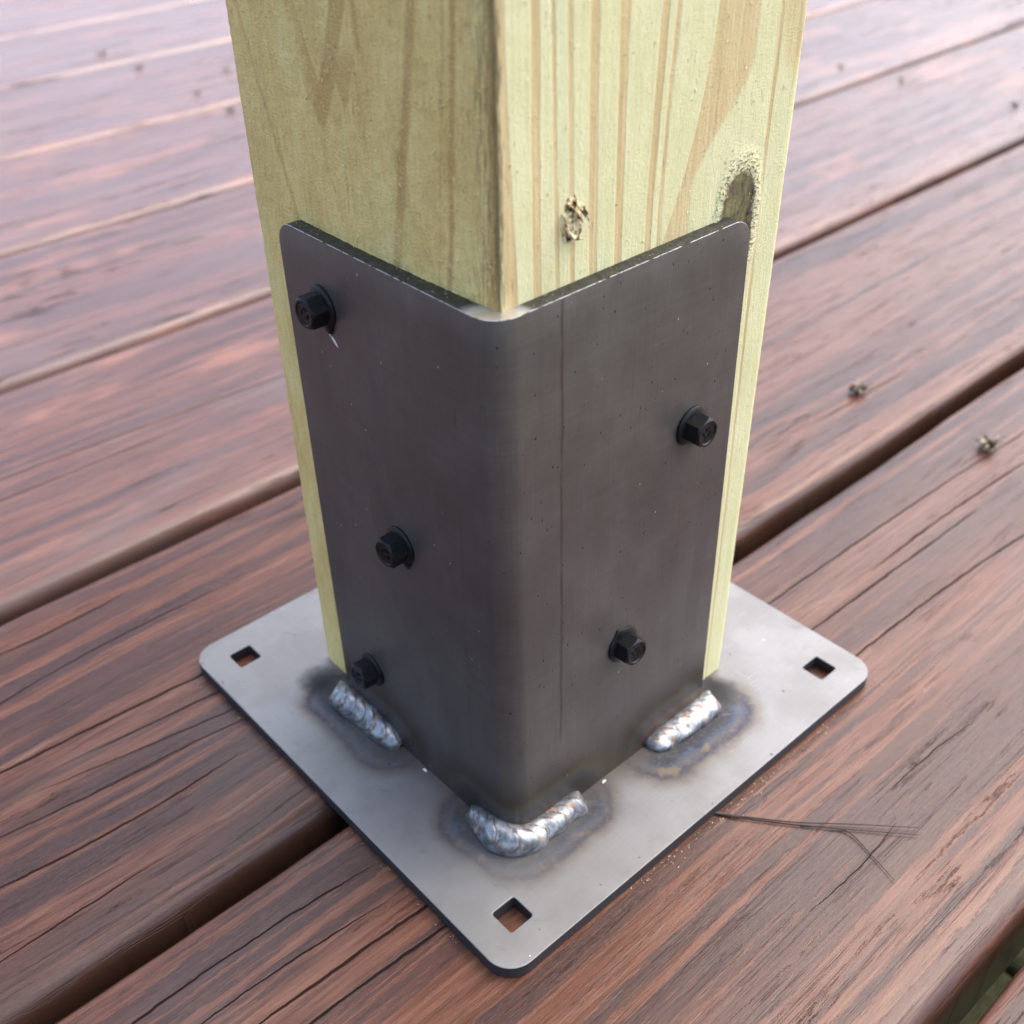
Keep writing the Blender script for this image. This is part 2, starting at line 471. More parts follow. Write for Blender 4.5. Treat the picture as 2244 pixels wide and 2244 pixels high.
    dash = g.sm(dd2, 0.075, 0.03) * g.sm(q1, 0.45, 0.5)
    col = g.mix(dash * 0.75, col, (0.05, 0.045, 0.042))
    dd3, t1, t2 = g.voro(g.vec(x * 0.13, y * 0.13, 9.5), 1.0, 1.0, 'Color')
    br = g.sm(dd3, 0.03, 0.012) * g.sm(t1, 0.5, 0.55)
    col = g.mix(br, col, (0.9, 0.88, 0.85))
    # dark sheared edge
    nx, ny, nz = g.nrm()
    edge = g.sm(nz, 0.75, 0.35)
    col = g.mix(edge, col, (0.035, 0.034, 0.038))
    h = lx * 0.5 + ly * 0.5 + n0 * 0.6 - pits * 1.5
    rough = 0.52 + (n0 - 0.5) * 0.2 + k * 0.04 + end_dark * 0.3 + lx * 0.06
    return g.fin(col, rough, g.sm(end_dark + edge, 0.0, 1.0, 'LINEAR', 0.6, 0.3), g.bump(h, 0.00009, 0.6), 0.5)

def m_angle():
    g = G("dark_rolled_steel")
    x, y, z = g.xyz()
    n0 = g.noise(g.vec(x * 0.03, y * 0.03, z * 0.018), 1, 4, 0.55)
    vb = g.noise(g.vec(x * 1.9, y * 1.9, z * 0.045), 1, 4, 0.65)
    hb = g.noise(g.vec(x * 0.05, y * 0.05, z * 1.4), 1, 3, 0.6)
    blotch = g.noise(g.vec(x * 0.09 + 3, y * 0.09, z * 0.07), 1, 5, 0.65)
    col = g.ramp(n0 * 0.40 + blotch * 0.32 + vb * 0.14 + hb * 0.14, [(0.34, (0.096, 0.088, 0.079)), (0.5, (0.127, 0.117, 0.106)), (0.66, (0.169, 0.158, 0.142))])
    rust = g.sm(g.noise(g.vec(x * 0.09, y * 0.09, z * 0.012 + 5), 1, 3, 0.55), 0.52, 0.75)
    col = g.mix(rust * 0.14, col, (0.09, 0.073, 0.07))
    # thin roll marks down each leg
    wv = (g.noise(g.vec(z * 0.05, 1.0, 4.0), 1, 3, 0.6) - 0.5) * 1.2
    brk = g.noise(g.vec(z * 0.12, 5.0, x * 0.2), 1, 3, 0.65)
    l1 = g.sm((x - 12.4 - wv).abs(), 0.75, 0.1) * g.sm(y, -3, -5) * g.sm(z, 24, 34) * g.sm(brk, 0.22, 0.55)
    l2 = g.sm((y - (z * -0.019 + 10.4) - wv).abs(), 0.6, 0.1) * g.sm(x, -3, -5) * g.sm(brk, 0.4, 0.62)
    col = g.mix(l1 * 0.62, col, (0.060, 0.042, 0.038)); col = g.mix(l2 * 0.4, col, (0.085, 0.055, 0.048))
    # heat tint near the foot
    ds = seg_dist(g, x, y, z)
    wn_ = (g.noise(g.vec(x * 0.2, y * 0.2, z * 0.2), 1, 4, 0.6) - 0.5)
    d = ds[0].min(ds[1]).min(ds[2]).min(ds[3])
    d = d + wn_ * 2.5 - 4.0
    tint = g.ramp(d / 30.0, [(0.0, (0.020, 0.019, 0.02)), (0.10, (0.045, 0.038, 0.034)), (0.17, (0.05, 0.066, 0.09)), (0.24, (0.10, 0.085, 0.055)), (0.34, (0.07, 0.054, 0.04)), (0.6, (0.10, 0.088, 0.076)), (1.0, (0.12, 0.113, 0.11))])
    col = g.mix(g.sm(d, 26, 8), col, tint)
    orange = g.sm(ds[3] + wn_ * 2, 9.5, 7.0) * g.sm(ds[3] + wn_ * 2, 5.6, 7.0)
    col = g.mix(orange * 0.75, col, (0.17, 0.062, 0.020))
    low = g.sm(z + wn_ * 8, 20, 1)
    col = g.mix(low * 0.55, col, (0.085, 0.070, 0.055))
    # pits, dark specks gathered along the bend lines, pale nicks
    den = g.noise(g.vec(x * 0.035, y * 0.035, z * 0.02 + 2), 1, 2, 0.5)
    near = g.sm((x - 11).abs(), 8, 2) * g.sm(y, -3, -5) + g.sm((y - 8).abs(), 9, 3) * g.sm(x, -3, -5)
    dd, r1, r2 = g.voro(g.vec(x * 0.62, y * 0.62, z * 0.45), 1.0, 1.0, 'Color')
    pits = g.sm(dd, r1 * r1 * 0.20 + 0.03, r1 * r1 * 0.08) * g.sm(r2 + near * 0.42 + (den - 0.5) * 0.8, 0.52, 0.58)
    col = g.mix(pits * 0.92, col, (0.012, 0.011, 0.011))
    dd2, q1, q2 = g.voro(g.vec(x * 0.2, y * 0.2, z * 0.16 + 3.3), 1.0, 1.0, 'Color')
    nick = g.sm(dd2, 0.055, 0.02) * g.sm(q1, 0.55, 0.58)
    col = g.mix(nick * 0.85, col, (0.62, 0.60, 0.58))
    scr = g.sm(g.noise(g.vec((x - y) * 0.04 + z * 0.06, z * 1.9 - (x - y) * 0.9, 2), 1, 3, 0.6), 0.68, 0.76)
    col = g.mix(scr * 0.28, col, (0.22, 0.21, 0.21))
    h = vb * 0.7 + hb * 0.3 + n0 * 0.5 - pits * 2.0
    rough = 0.42 + (n0 - 0.5) * 0.2 + (blotch - 0.5) * 0.25 + rust * 0.08
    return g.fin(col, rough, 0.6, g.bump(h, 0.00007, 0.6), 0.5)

def m_rim():
    g = G("sheared_edge")
    x, y, z = g.xyz()
    n0 = g.noise(g.vec(x * 0.6, y * 0.6, z * 0.6), 1, 3, 0.6)
    col = g.ramp(n0, [(0.3, (0.020, 0.020, 0.016)), (0.7, (0.055, 0.055, 0.042))])
    dust = g.sm(g.noise(g.vec(x * 1.7, y * 1.7, z * 1.7), 1, 3, 0.7), 0.64, 0.72)
    col = g.mix(dust * 0.6, col, (0.42, 0.40, 0.22))
    # bare bright metal where the sheet was bent
    bend = g.sm(((x + 5) * (x + 5) + (y + 5) * (y + 5)).sqrt() + n0 * 2, 12.0, 6.5) * g.sm(z, AH - 8, AH - 2)
    col = g.mix(bend, col, (0.78, 0.77, 0.76))
    return g.fin(col, g.sm(bend, 0, 1, 'LINEAR', 0.62, 0.34), g.sm(bend, 0, 1, 'LINEAR', 0.35, 0.95), g.bump(n0, 0.0001, 0.6), 0.4)

def m_burr():
    g = G("burr_glint")
    x, y, z = g.xyz()
    n0 = g.noise(g.vec(x * 0.5, y * 0.5, z * 0.5), 1, 3, 0.6)
    br = g.sm(n0, 0.36, 0.50) * g.sm(z, AH - 3.5, AH - 1.2)  # top burr painted bright as a chamfer glint, side edges black
    return g.fin(g.mix(br, (0.020, 0.019, 0.019), (0.72, 0.72, 0.72)), 0.4, 0.5, None, 0.5)

def m_weld():
    g = G("weld_metal")
    x, y, z = g.xyz()
    u = g.attr("bead_u"); v = g.attr("bead_v"); rp = g.attr("ripple")
    n0 = g.noise(g.vec(x * 0.35, y * 0.35, z * 0.35), 1, 4, 0.6)
    n1 = g.noise(g.vec(x * 1.6, y * 1.6, z * 1.6), 1, 3, 0.6)
    col = g.ramp(n0, [(0.3, (0.11, 0.12, 0.13)), (0.48, (0.225, 0.24, 0.25)), (0.65, (0.40, 0.41, 0.42))])
    groove = g.sm(rp + (n1 - 0.5) * 0.5, 0.55, 0.12) * g.sm(n0, 0.30, 0.44)
    col = g.mix(groove * 0.8, col, (0.13, 0.085, 0.065))
    cop = g.sm(g.noise(g.vec(x * 0.42 + 4, y * 0.42, z * 0.42), 1, 2, 0.5), 0.645, 0.675)
    col = g.mix(cop * 0.85, col, (0.42, 0.20, 0.085))
    rim = g.sm((v - 0.5).abs(), 0.40, 0.5)
    col = g.mix(rim * 0.6, col, (0.16, 0.14, 0.135))
    sp = g.sm(g.voro(g.vec(x * 0.6, y * 0.6, z * 0.6)), 0.10, 0.05)
    col = g.mix(sp * 0.7, col, (0.05, 0.05, 0.055))
    rough = 0.27 + n1 * 0.16 + cop * 0.2
    return g.fin(col, rough, g.sm(cop, 0, 1, 'LINEAR', 0.65, 0.3), g.bump(n1 * 0.5 + n0, 0.00006, 0.5), 0.5)

def m_screw():
    g = G("black_screw_coating")
    x, y, z = g.xyz()
    n0 = g.noise(g.vec(x, y, z), 0.8, 3, 0.6)
    col = g.ramp(n0, [(0.3, (0.004, 0.0045, 0.005)), (0.7, (0.009, 0.0095, 0.010))])
    return g.fin(col, 0.25 + n0 * 0.15, 0.0, g.bump(n0, 0.00006, 0.5), 0.28)

# ------------------------------------------------------------------ the welded post bracket
bracket = empty("post_bracket", (20, 20, -TP))
tag(bracket, "welded steel post bracket with square base plate, bent angle and three weld beads", "bracket")
M_PLATE, M_ANGLE, M_RIM, M_WELD, M_SCREW, M_BURR = m_plate(), m_angle(), m_rim(), m_weld(), m_screw(), m_burr()

# base plate: rounded square with four square holes
PX, PY, PS, HO, HS = -32.0, -33.4, 154.3, 12.77, 7.4
def rounded_rect(cx, cy, w, h, r, n):
    pts = []
    for (sx_, sy_, a0) in ((1, 1, 0), (-1, 1, 90), (-1, -1, 180), (1, -1, 270)):
        for k in range(n + 1):
            a = math.radians(a0 + 90 * k / n)
            pts.append((cx + sx_ * (w / 2 - r) + r * math.cos(a), cy + sy_ * (h / 2 - r) + r * math.sin(a)))
    return pts
cu = bpy.data.curves.new("base_plate_outline", 'CURVE')
cu.dimensions = '2D'; cu.fill_mode = 'BOTH'
cu.extrude = (TP / 2 - 0.3) * MM; cu.bevel_depth = 0.3 * MM; cu.bevel_resolution = 2; cu.offset = -0.3 * MM
loops = [rounded_rect(PX + PS / 2, PY + PS / 2, PS, PS, 7.5, 12)]
for hx in (PX + HO, PX + PS - HO):
    for hy in (PY + HO, PY + PS - HO):
        loops.append(rounded_rect(hx, hy, HS, HS, 0.7, 3))
for lp in loops:
    sp = cu.splines.new('POLY'); sp.points.add(len(lp) - 1)
    for q, (a, b) in zip(sp.points, lp): q.co = (a * MM, b * MM, 0, 1)
    sp.use_cyclic_u = True
tmp = bpy.data.objects.new("outline", cu)
COL.objects.link(tmp)
dg = bpy.context.evaluated_depsgraph_get(); dg.update()
pme = bpy.data.meshes.new_from_object(tmp.evaluated_get(dg))
bpy.data.objects.remove(tmp); bpy.data.curves.remove(cu)
pme.transform(Matrix.Translation((0, 0, -TP / 2 * MM)))
pme.materials.clear()
bmp = bmesh.new(); bmp.from_mesh(pme); bmesh.ops.remove_doubles(bmp, verts=bmp.verts, dist=1e-6); bmp.to_mesh(pme); bmp.free()
base_plate = link("base_plate", pme, M_PLATE, bracket)
pme.polygons.foreach_set('use_smooth', [False] * len(pme.polygons))

# bent angle
def build_angle():
    RO, RI = 6.3, 1.0
    WL, WR = 69.55, 70.9      # free edges of the legs
    rc = 5.5                  # corner radius
    # outline path from the left free edge round the bend to the right free edge: (outer point, inner point, arclength)
    cx = cy = -TA + RO
    st = []
    ys = [WL - v for v in (0, .08, .35, .8, 1.5, 2.4, 3.4, 4.5, 5.5, 8, 14, 22, 30, 38, 46, 54, 60)]
    for q in ys: st.append(((-TA, q), (0.0, q), WL - q))
    base = WL - cy
    na = 16
    ri = 0.9
    ic = ri
    for k in range(na + 1):
        a = math.radians(180 + 90 * k / na)
        st.append(((cx + RO * math.cos(a), cy + RO * math.sin(a)), (ic + ri * math.cos(a), ic + ri * math.sin(a)), base + RO * math.pi / 2 * k / na))
    tot = base + RO * math.pi / 2 + (WR - cx)
    for v in (60, 54, 46, 38, 30, 22, 14, 8, 5.5, 4.5, 3.4, 2.4, 1.5, .8, .35, .08, 0):
        st.append(((WR - v, -TA), (WR - v, 0.0), tot - v))
    V, F, mi = [], [], []
    zfr = [0, .05, .12, .3, .5, .7, .85, .95, 1.0]
    n = len(st); m_ = len(zfr)
    def top(s_):
        e = min(s_, tot - s_)
        if e < rc: return AH - rc + math.sqrt(max(0, rc * rc - (rc - e) ** 2))
        return AH
    for side in (0, 1):
        for (o, i_, s_) in st:
            p_ = (o, i_)[side]
            t_ = top(s_)
            for zf in zfr: V.append((p_[0], p_[1], 0.02 + zf * (t_ - 0.02)))
    idx = lambda sd_, c, r_: sd_ * n * m_ + c * m_ + r_
    for c in range(n - 1):
        for r_ in range(m_ - 1):
            F.append((idx(0, c, r_), idx(0, c + 1, r_), idx(0, c + 1, r_ + 1), idx(0, c, r_ + 1))); mi.append(0)
            F.append((idx(1, c, r_), idx(1, c, r_ + 1), idx(1, c + 1, r_ + 1), idx(1, c + 1, r_))); mi.append(0)
        F.append((idx(0, c, m_ - 1), idx(0, c + 1, m_ - 1), idx(1, c + 1, m_ - 1), idx(1, c, m_ - 1))); mi.append(1)
        F.append((idx(0, c, 0), idx(1, c, 0), idx(1, c + 1, 0), idx(0, c + 1, 0))); mi.append(1)
    for r_ in range(m_ - 1):
        F.append((idx(0, 0, r_), idx(0, 0, r_ + 1), idx(1, 0, r_ + 1), idx(1, 0, r_))); mi.append(1)
        F.append((idx(0, n - 1, r_), idx(1, n - 1, r_), idx(1, n - 1, r_ + 1), idx(0, n - 1, r_ + 1))); mi.append(1)
    me = mesh("angle_upright", V, F)
    me.polygons.foreach_set('material_index', mi)
    bm_ = bmesh.new(); bm_.from_mesh(me)
    bmesh.ops.recalc_face_normals(bm_, faces=bm_.faces)
    edges = [e for e in bm_.edges if len(e.link_faces) == 2 and e.link_faces[0].material_index != e.link_faces[1].material_index and max(v.co.z for v in e.verts) > 1e-3]
    bmesh.ops.bevel(bm_, geom=edges, offset=0.28 * MM, segments=2, profile=0.5, affect='EDGES', material=2, clamp_overlap=True)
    bm_.to_mesh(me); bm_.free()
    o = link("angle_upright", me, [M_ANGLE, M_RIM, M_BURR], bracket, 40)
    return o
build_angle()

# weld beads
def bead(path, hgt, wid, nrip, seed, curve=0.35, depth=0.55, notch0=0.0, notch1=0.0):
    """path(t) -> (joint point x,y, outward normal nx,ny); hgt(t), wid(t) legs of the fillet in mm"""
    nu, nv = 170, 30
    V, F, au, av, ar = [], [], [], [], []
    ph = random.Random(seed)
    off = [ph.uniform(-.25, .25) for _ in range(60)]
    for i in range(nu + 1):
        t0 = i / nu
        for j in range(nv + 1):
            v = j / nv
            # end outline: crescent-shaped ends
            bowl = (v - 0.5) ** 2 * 4
            t = t0 + notch0 * (1 - t0) * (0.5 - bowl) * 0.10 - notch1 * t0 * (0.5 - bowl) * 0.10
            t = min(1, max(0, t))
            (px, py), (nx, ny) = path(t)
            e = min(t0, 1 - t0)
            cap = math.sqrt(min(1.0, e / 0.09)) if e < 0.09 else 1.0
            cap = math.sin(cap * math.pi / 2)
            jag = 1 + 0.09 * mnoise.noise(Vector((t * 8, seed, v * 2))) + 0.02 * mnoise.noise(Vector((t * 30, seed + 3, v * 2)))
            H, W_ = 1.1 * hgt(t) * (0.35 + 0.65 * cap) * jag, 1.12 * wid(t) * (0.35 + 0.65 * cap) * jag
            # cross-section from the upright (v=0) to the plate (v=1): convex quarter
            a = v * math.pi / 2
            ex = 1.0
            cxs, czs = math.sin(a) ** ex, math.cos(a) ** ex
            bulge = 0.84 + 0.10 * math.sin(v * math.pi)
            X, Z = W_ * cxs * bulge, H * czs * bulge
            # ripples: overlapping scales, crescent-shaped
            ph_ = (t * nrip + curve * bowl * 1.6 + off[int(t * nrip) % 60] * 0.6)
            fr = ph_ - math.floor(ph_)
            rip = fr ** 0.6
            lump = 0.16 * mnoise.noise(Vector((t * 6, v * 2, seed * 2.0))) + 0.04 * mnoise.noise(Vector((t * 26, v * 7, seed * 2.0)))
            dsp = (rip * depth * math.sin(min(1, max(0, v)) * math.pi) ** 0.6 + lump * math.sin(v * math.pi)) * cap
            nl = math.hypot(cxs, czs)
            X += dsp * cxs / nl; Z += dsp * czs / nl
            # sink the outermost rim slightly into the steel
            X -= 0.15 * (1 - v) ** 6; Z -= 0.12 * v ** 6
            if v < 1e-6: X = -0.25
            if v > 1 - 1e-6: Z = -0.15
            V.append((px + nx * X, py + ny * X, Z)); au.append(t); av.append(v); ar.append(min(1, fr * 2.2 if fr < 0.45 else 1))
    for i in range(nu):
        for j in range(nv):
            a = i * (nv + 1) + j
            F.append((a, a + nv + 1, a + nv + 2, a + 1))
    me = mesh("weld_bead", V, F)
    for nm, dat in (("bead_u", au), ("bead_v", av), ("ripple", ar)):
        at = me.attributes.new(nm, 'FLOAT', 'POINT'); at.data.foreach_set('value', dat)
    # close the two ends and the hidden back so the bead is solid
    bm_ = bmesh.new(); bm_.from_mesh(me)
    bedge = [e for e in bm_.edges if len(e.link_faces) == 1]
    bmesh.ops.holes_fill(bm_, edges=bedge, sides=0)
    bmesh.ops.recalc_face_normals(bm_, faces=bm_.faces)
    bm_.to_mesh(me); bm_.free()
    return link("weld_bead", me, M_WELD, bracket, 70)

def interp(pts):
    xs_, ys_ = [q[0] for q in pts], [q[1] for q in pts]
    return lambda t: float(np.interp(t, xs_, ys_))
# left: along the foot of the left leg from its free end towards the bend
w1 = bead(lambda t: ((-TA, 74.4 - 31.6 * t), (-1, 0)), interp([(0, 4.8), (.25, 6.6), (.6, 6.6), (.85, 5.4), (1, 3.6)]), interp([(0, 5.8), (.2, 6.6), (.5, 5.4), (.8, 5.2), (1, 3.6)]), 7, 3, 0.8, 0.30, 0.7, 0)
w1['label'] = "left weld bead with a rust brown spot, at the free end of the left leg"
# front: round the bend
def front_path(t):
    R_ = 6.3; c = -TA + R_
    L1, L2, L3 = 10.6, R_ * math.pi / 2, 18.6
    s_ = t * (L1 + L2 + L3)
    if s_ < L1: return (-TA, c + L1 - s_), (-1, 0)
    if s_ < L1 + L2:
        a = math.pi + (s_ - L1) / R_
        return (c + R_ * math.cos(a), c + R_ * math.sin(a)), (math.cos(a), math.sin(a))
    return (c + s_ - L1 - L2, -TA), (0, -1)
w2 = bead(front_path, interp([(0, 3.0), (.15, 5.4), (.3, 7.0), (.42, 7.0), (.52, 4.8), (.7, 4.4), (.9, 4.6), (1, 3.2)]), interp([(0, 3.4), (.15, 4.6), (.3, 6.2), (.45, 6.6), (.6, 5.6), (.8, 5.6), (.93, 6.0), (1, 4.4)]), 12, 8, 0.8, 0.28, .2, 0.25)
w2['label'] = "front weld bead curving round the bend"
# right: along the foot of the right leg
w3 = bead(lambda t: ((46.2 + 28.8 * t, -TA), (0, -1)), interp([(0, 2.4), (.2, 3.4), (.6, 3.8), (.85, 4.2), (1, 3.6)]), interp([(0, 4.2), (.15, 6.0), (.5, 6.8), (.85, 7.2), (1, 5.4)]), 9, 14, 1.0, 0.26, 0, 0.5)
w3['label'] = "right weld bead with copper spots, at the free end of the right leg"

# screws -----------------------------------------------------------------
def screw_meshes():
    # hex head with a dished washer top
    bm_ = bmesh.new()
    AF, ZT, Z0 = 7.7, 5.7, 1.0
    N = 48
    def ring(f, z):
        out = []
        for k in range(N):
            a = 2 * math.pi * k / N
            r_, zz = f(a)
            out.append(bm_.verts.new((r_ * math.cos(a) * MM, r_ * math.sin(a) * MM, (zz if zz is not None else z) * MM)))
        return out
    def hexr(a):
        q = (a % (math.pi / 3)) - math.pi / 6
        return (AF / 2) / math.cos(q)
    rings = [ring(lambda a: (hexr(a), Z0), 0),
             ring(lambda a: (hexr(a), ZT - 0.15 - max(0, hexr(a) - 3.65) * 0.75), 0),
             ring(lambda a: (3.55, ZT), 0), ring(lambda a: (3.1, ZT), 0), ring(lambda a: (2.8, ZT - 0.32), 0), ring(lambda a: (1.5, ZT - 0.42), 0)]
    for a, b in zip(rings, rings[1:]):
        for k in range(N):
            bm_.faces.new((a[k], a[(k + 1) % N], b[(k + 1) % N], b[k]))
    bm_.faces.new(rings[-1]); bm_.faces.new(rings[0][::-1])
    # raised maker's marks, too small to read
    for (mx, my, mw, mh) in ((-1.1, .9, .9, .25), (-1.1, .3, .25, 1.0), (.2, 1.0, .25, 1.1), (.9, .9, .9, .25), (-.7, -1.1, 1.2, .25), (.6, -1.0, .25, .9), (1.2, -.6, .25, .9)):
        r_ = bmesh.ops.create_cube(bm_, size=1.0)
        for v in r_['verts']: v.co = Vector(((mx + v.co.x * mw), (my + v.co.y * mh), ZT - 0.36 + v.co.z * 0.34)) * MM
    bmesh.ops.recalc_face_normals(bm_, faces=bm_.faces)
    head = bm_mesh("hex_head", bm_)
    head.materials.append(M_SCREW)
    head.polygons.foreach_set('use_smooth', [True] * len(head.polygons)); head.set_sharp_from_angle(angle=math.radians(24))
    # flange
    fl = []
    for burr in (None, -1.15, 1.9):
        bm_ = bmesh.new()
        pr_ = [(0.5, 0.0), (5.4, 0.0), (5.6, 0.2), (5.6, 0.6), (5.4, 0.8), (4.6, 1.1), (4.0, 1.3), (0.5, 1.3)]
        N2 = 56
        rs = []
        for (r0, z0) in pr_:
            row = []
            for k in range(N2):
                a = 2 * math.pi * k / N2
                r1 = r0
                if burr is not None and r0 > 4:
                    da = (a - burr + math.pi) % (2 * math.pi) - math.pi
                    r1 += 1.3 * max(0, 1 - abs(da) / 0.38) * (r0 / 5.6)
                r1 += 0.06 * math.sin(a * 5 + 1)
                row.append(bm_.verts.new((r1 * math.cos(a) * MM, r1 * math.sin(a) * MM, z0 * MM)))
            rs.append(row)
        for a, b in zip(rs, rs[1:]):
            for k in range(N2): bm_.faces.new((a[k], a[(k + 1) % N2], b[(k + 1) % N2], b[k]))
        bm_.faces.new(rs[0][::-1]); bm_.faces.new(rs[-1])
        bmesh.ops.recalc_face_normals(bm_, faces=bm_.faces)
        me = bm_mesh("flange", bm_)
        me.materials.append(M_SCREW)
        me.polygons.foreach_set('use_smooth', [True] * len(me.polygons)); me.set_sharp_from_angle(angle=math.radians(35))
        fl.append(me)
    return head, fl
HEAD, FLANGES = screw_meshes()
# (leg, along, z, spin, flange variant, label)
SCREWS = [('L', 54.4, 137.0, 12, 1, "top screw on the left leg"), ('L', 32.7, 80.6, 2, 1, "middle screw on the left leg"), ('L', 53.7, 23.6, 8, 0, "bottom screw on the left leg, just above the left weld"),
          ('R', 55.3, 105.7, 20, 1, "upper screw on the right leg"), ('R', 34.4, 48.1, 16, 2, "lower screw on the right leg")]
for (leg, al, zz, spin, fv, lab) in SCREWS:
    h = bpy.data.objects.new("screw", HEAD)
    COL.objects.link(h)
    h.parent = bracket
    if leg == 'L':
        loc = Vector((-TA, al, zz)); nrm_ = Vector((-1, 0, 0)); xax = Vector((0, -1, 0))
    else:
        loc = Vector((al, -TA, zz)); nrm_ = Vector((0, -1, 0)); xax = Vector((1, 0, 0))
    nrm_ = (nrm_ + Vector((random.uniform(-.03, .03), random.uniform(-.03, .03), random.uniform(-.03, .05)))).normalized()
    xax = (xax - nrm_ * xax.dot(nrm_)).normalized(); yax = nrm_.cross(xax)
    sp_ = math.radians(spin)
    x2, y2 = xax * math.cos(sp_) + yax * math.sin(sp_), yax * math.cos(sp_) - xax * math.sin(sp_)
    mt = Matrix((x2, y2, nrm_)).transposed().to_4x4()
    mt.translation = loc * MM - bracket.location
    mt = mt @ Matrix.Scale(0.94, 4)
    h.matrix_local = mt
    h['label'] = "black hex screw, " + lab
    f_ = bpy.data.objects.new("flange", FLANGES[fv])
    COL.objects.link(f_)
    f_.parent = h
    f_.rotation_euler = (0, 0, -sp_)

# ------------------------------------------------------------------ timber post
GX, GY, TXp, TYp, SX, SY = -0.2, 0.55, -0.0012, -0.0154, 88.07, 89.5
post = empty("timber_post", (44, 44, 0.2))
tag(post, "pale green treated timber post with a dark knot, standing in the steel bracket", "post")
def m_post():
    g = G("treated_pine")
    X, Y, Z = g.xyz()
    # back to the post's own untilted axes
    x = X - GX - Z * TXp
    y = Y - GY - Z * TYp
    nx, ny, nz = g.nrm()
    right = g.sm(ny, -0.6, -0.8)          # face y = 0
    # ---------- right face: quarter-sawn stripes
    wob = (g.noise(g.vec(x * 0.03, Z * 0.02, 1), 1, 2, 0.5) - 0.5) * 1.8 + (g.noise(g.vec(x * 0.3, Z * 0.12, 12), 1, 3, 0.6) - 0.5) * 0.5
    t = (Z - 160.0) / 45.0
    grain = g.noise(g.vec(x * 0.9, y * 0.9, Z * 0.03), 1, 4, 0.6)
    xr = x + wob
    def stripe(c0, c1, w0, w1, soft, pw=1.0, bow=0.0):
        tt = t if pw == 1.0 else t.max(0.0).pow(pw)
        c = tt * (c1 - c0) + c0
        if bow: c = c + t * (1.0 - t) * bow
        hw = t * (w1 - w0) * 0.5 + w0 * 0.5
        d = xr - c + (grain - 0.5) * 0.9
        # crisp on the left edge, soft on the right like late wood
        return g.sm(d, -(hw) - 0.25, -(hw) + 0.25) * g.sm(d, hw + soft, hw - soft * 0.5)
    st = None
    for a in ((2.3, 0.9, 3.2, 2.0, 0.5), (9.4, 8.8, 2.1, 2.0, 0.3), (14.7, 13.0, 1.0, 0.7, 0.3), (18.7, 17.1, 1.2, 1.2, 0.4), (24.4, 23.2, 2.2, 2.4, 0.35),
              (31.7, 31.0, 2.1, 2.5, 0.4), (40.8, 42.5, 1.8, 2.1, 0.35, 1.3), (44.0, 46.2, 0.8, 1.0, 0.8, 1.3), (78.5, 78, 1.0, 1.2, 0.5)):
        q = stripe(*a); st = q if st is None else st.max(q)
    # broad late-wood tongue that swings round the knot
    le = t * 9.5 + 48.3 + t * (1.0 - t) * 9.0
    le = le.min(t * 2.0 + 56.3)
    re = g.sm(t, 0.05, 0.62, 'SMOOTHSTEP', 53.4, 70.5)
    tongue = g.sm(xr - le, -0.3, 0.3) * g.sm(xr - re, 1.2, -1.0)
    st = st.max(tongue * 0.9)
    tong2 = g.sm(xr - (t * -9.0 + 86.0), -1.5, 1.5) * g.sm(t, 0.35, 0.6)
    st = st.max(tong2 * 0.8)
    mott = g.noise(g.vec(x * 0.12, y * 0.12, Z * 0.06), 1, 4, 0.6)
    pf = g.noise(g.vec(x * 2.0, y * 2.0, Z * 0.9), 1, 4, 0.78)
    pale = g.ramp(grain * 0.35 + mott * 0.3 + pf * 0.35, [(0.3, (0.57, 0.53, 0.265)), (0.5, (0.71, 0.675, 0.375)), (0.7, (0.83, 0.80, 0.52))])
    green = g.sm(g.noise(g.vec(x * 0.1, y * 0.1, Z * 0.02 + 8), 1, 3, 0.55), 0.5, 0.72)
    pale = g.mix(green * 0.30, pale, (0.55, 0.63, 0.42))
    tan = g.ramp(grain, [(0.3, (0.48, 0.335, 0.155)), (0.5, (0.60, 0.44, 0.215)), (0.7, (0.72, 0.55, 0.30))])
    colr = g.mix(st * g.sm(mott, 0.25, 0.5, 'LINEAR', 0.5, 0.88), pale, tan)
    # knot with torn rim, low on the right, half hidden by the angle
    kx, kz = (x - 70.3) / 5.9, (Z - 150.5) / 12.5
    kn = (g.noise(g.vec(x * 0.6, Z * 0.6, 3), 1, 4, 0.65) - 0.5)
    kd = (kx.abs().pow(3.0) + kz.abs().pow(3.0)).pow(0.3333) + kn * 0.30
    halo = g.sm(((x - 71) / 11 * ((x - 71) / 11) + (Z - 152) / 24 * ((Z - 152) / 24)).sqrt() + kn * 0.5, 1.1, 0.5)
    colr = g.mix(halo * 0.6, colr, (0.70, 0.68, 0.42))
    ringm = g.sm(kd, 1.5, 1.15) * g.sm(kd, 0.88, 1.0)
    torn = g.noise(g.vec(x * 0.95, Z * 1.5, 6), 1, 3, 0.65)
    colr = g.mix(ringm * g.sm(torn, 0.52, 0.58) * 0.85, colr, (0.12, 0.105, 0.035))
    colr = g.mix(ringm * g.sm(torn, 0.47, 0.40) * 0.6, colr, (0.88, 0.82, 0.50))
    core = g.ramp(g.noise(g.vec(x * 0.7, Z * 0.28, 9), 1, 5, 0.7) - g.sm(kx.abs(), 0.45, 0.95) * 0.14, [(0.26, (0.045, 0.026, 0.022)), (0.40, (0.14, 0.10, 0.075)), (0.52, (0.20, 0.18, 0.075)), (0.66, (0.30, 0.25, 0.14))])
    colr = g.mix(g.sm(kd, 1.08, 0.86), colr, core)
    # ---------- left face: flat-sawn, furry
    jag = (g.noise(g.vec(y * 0.35, Z * 0.10, 5), 1, 4, 0.6) - 0.5)
    yy = y + jag * 1.6
    t2 = (Z - 155.0) / 50.0
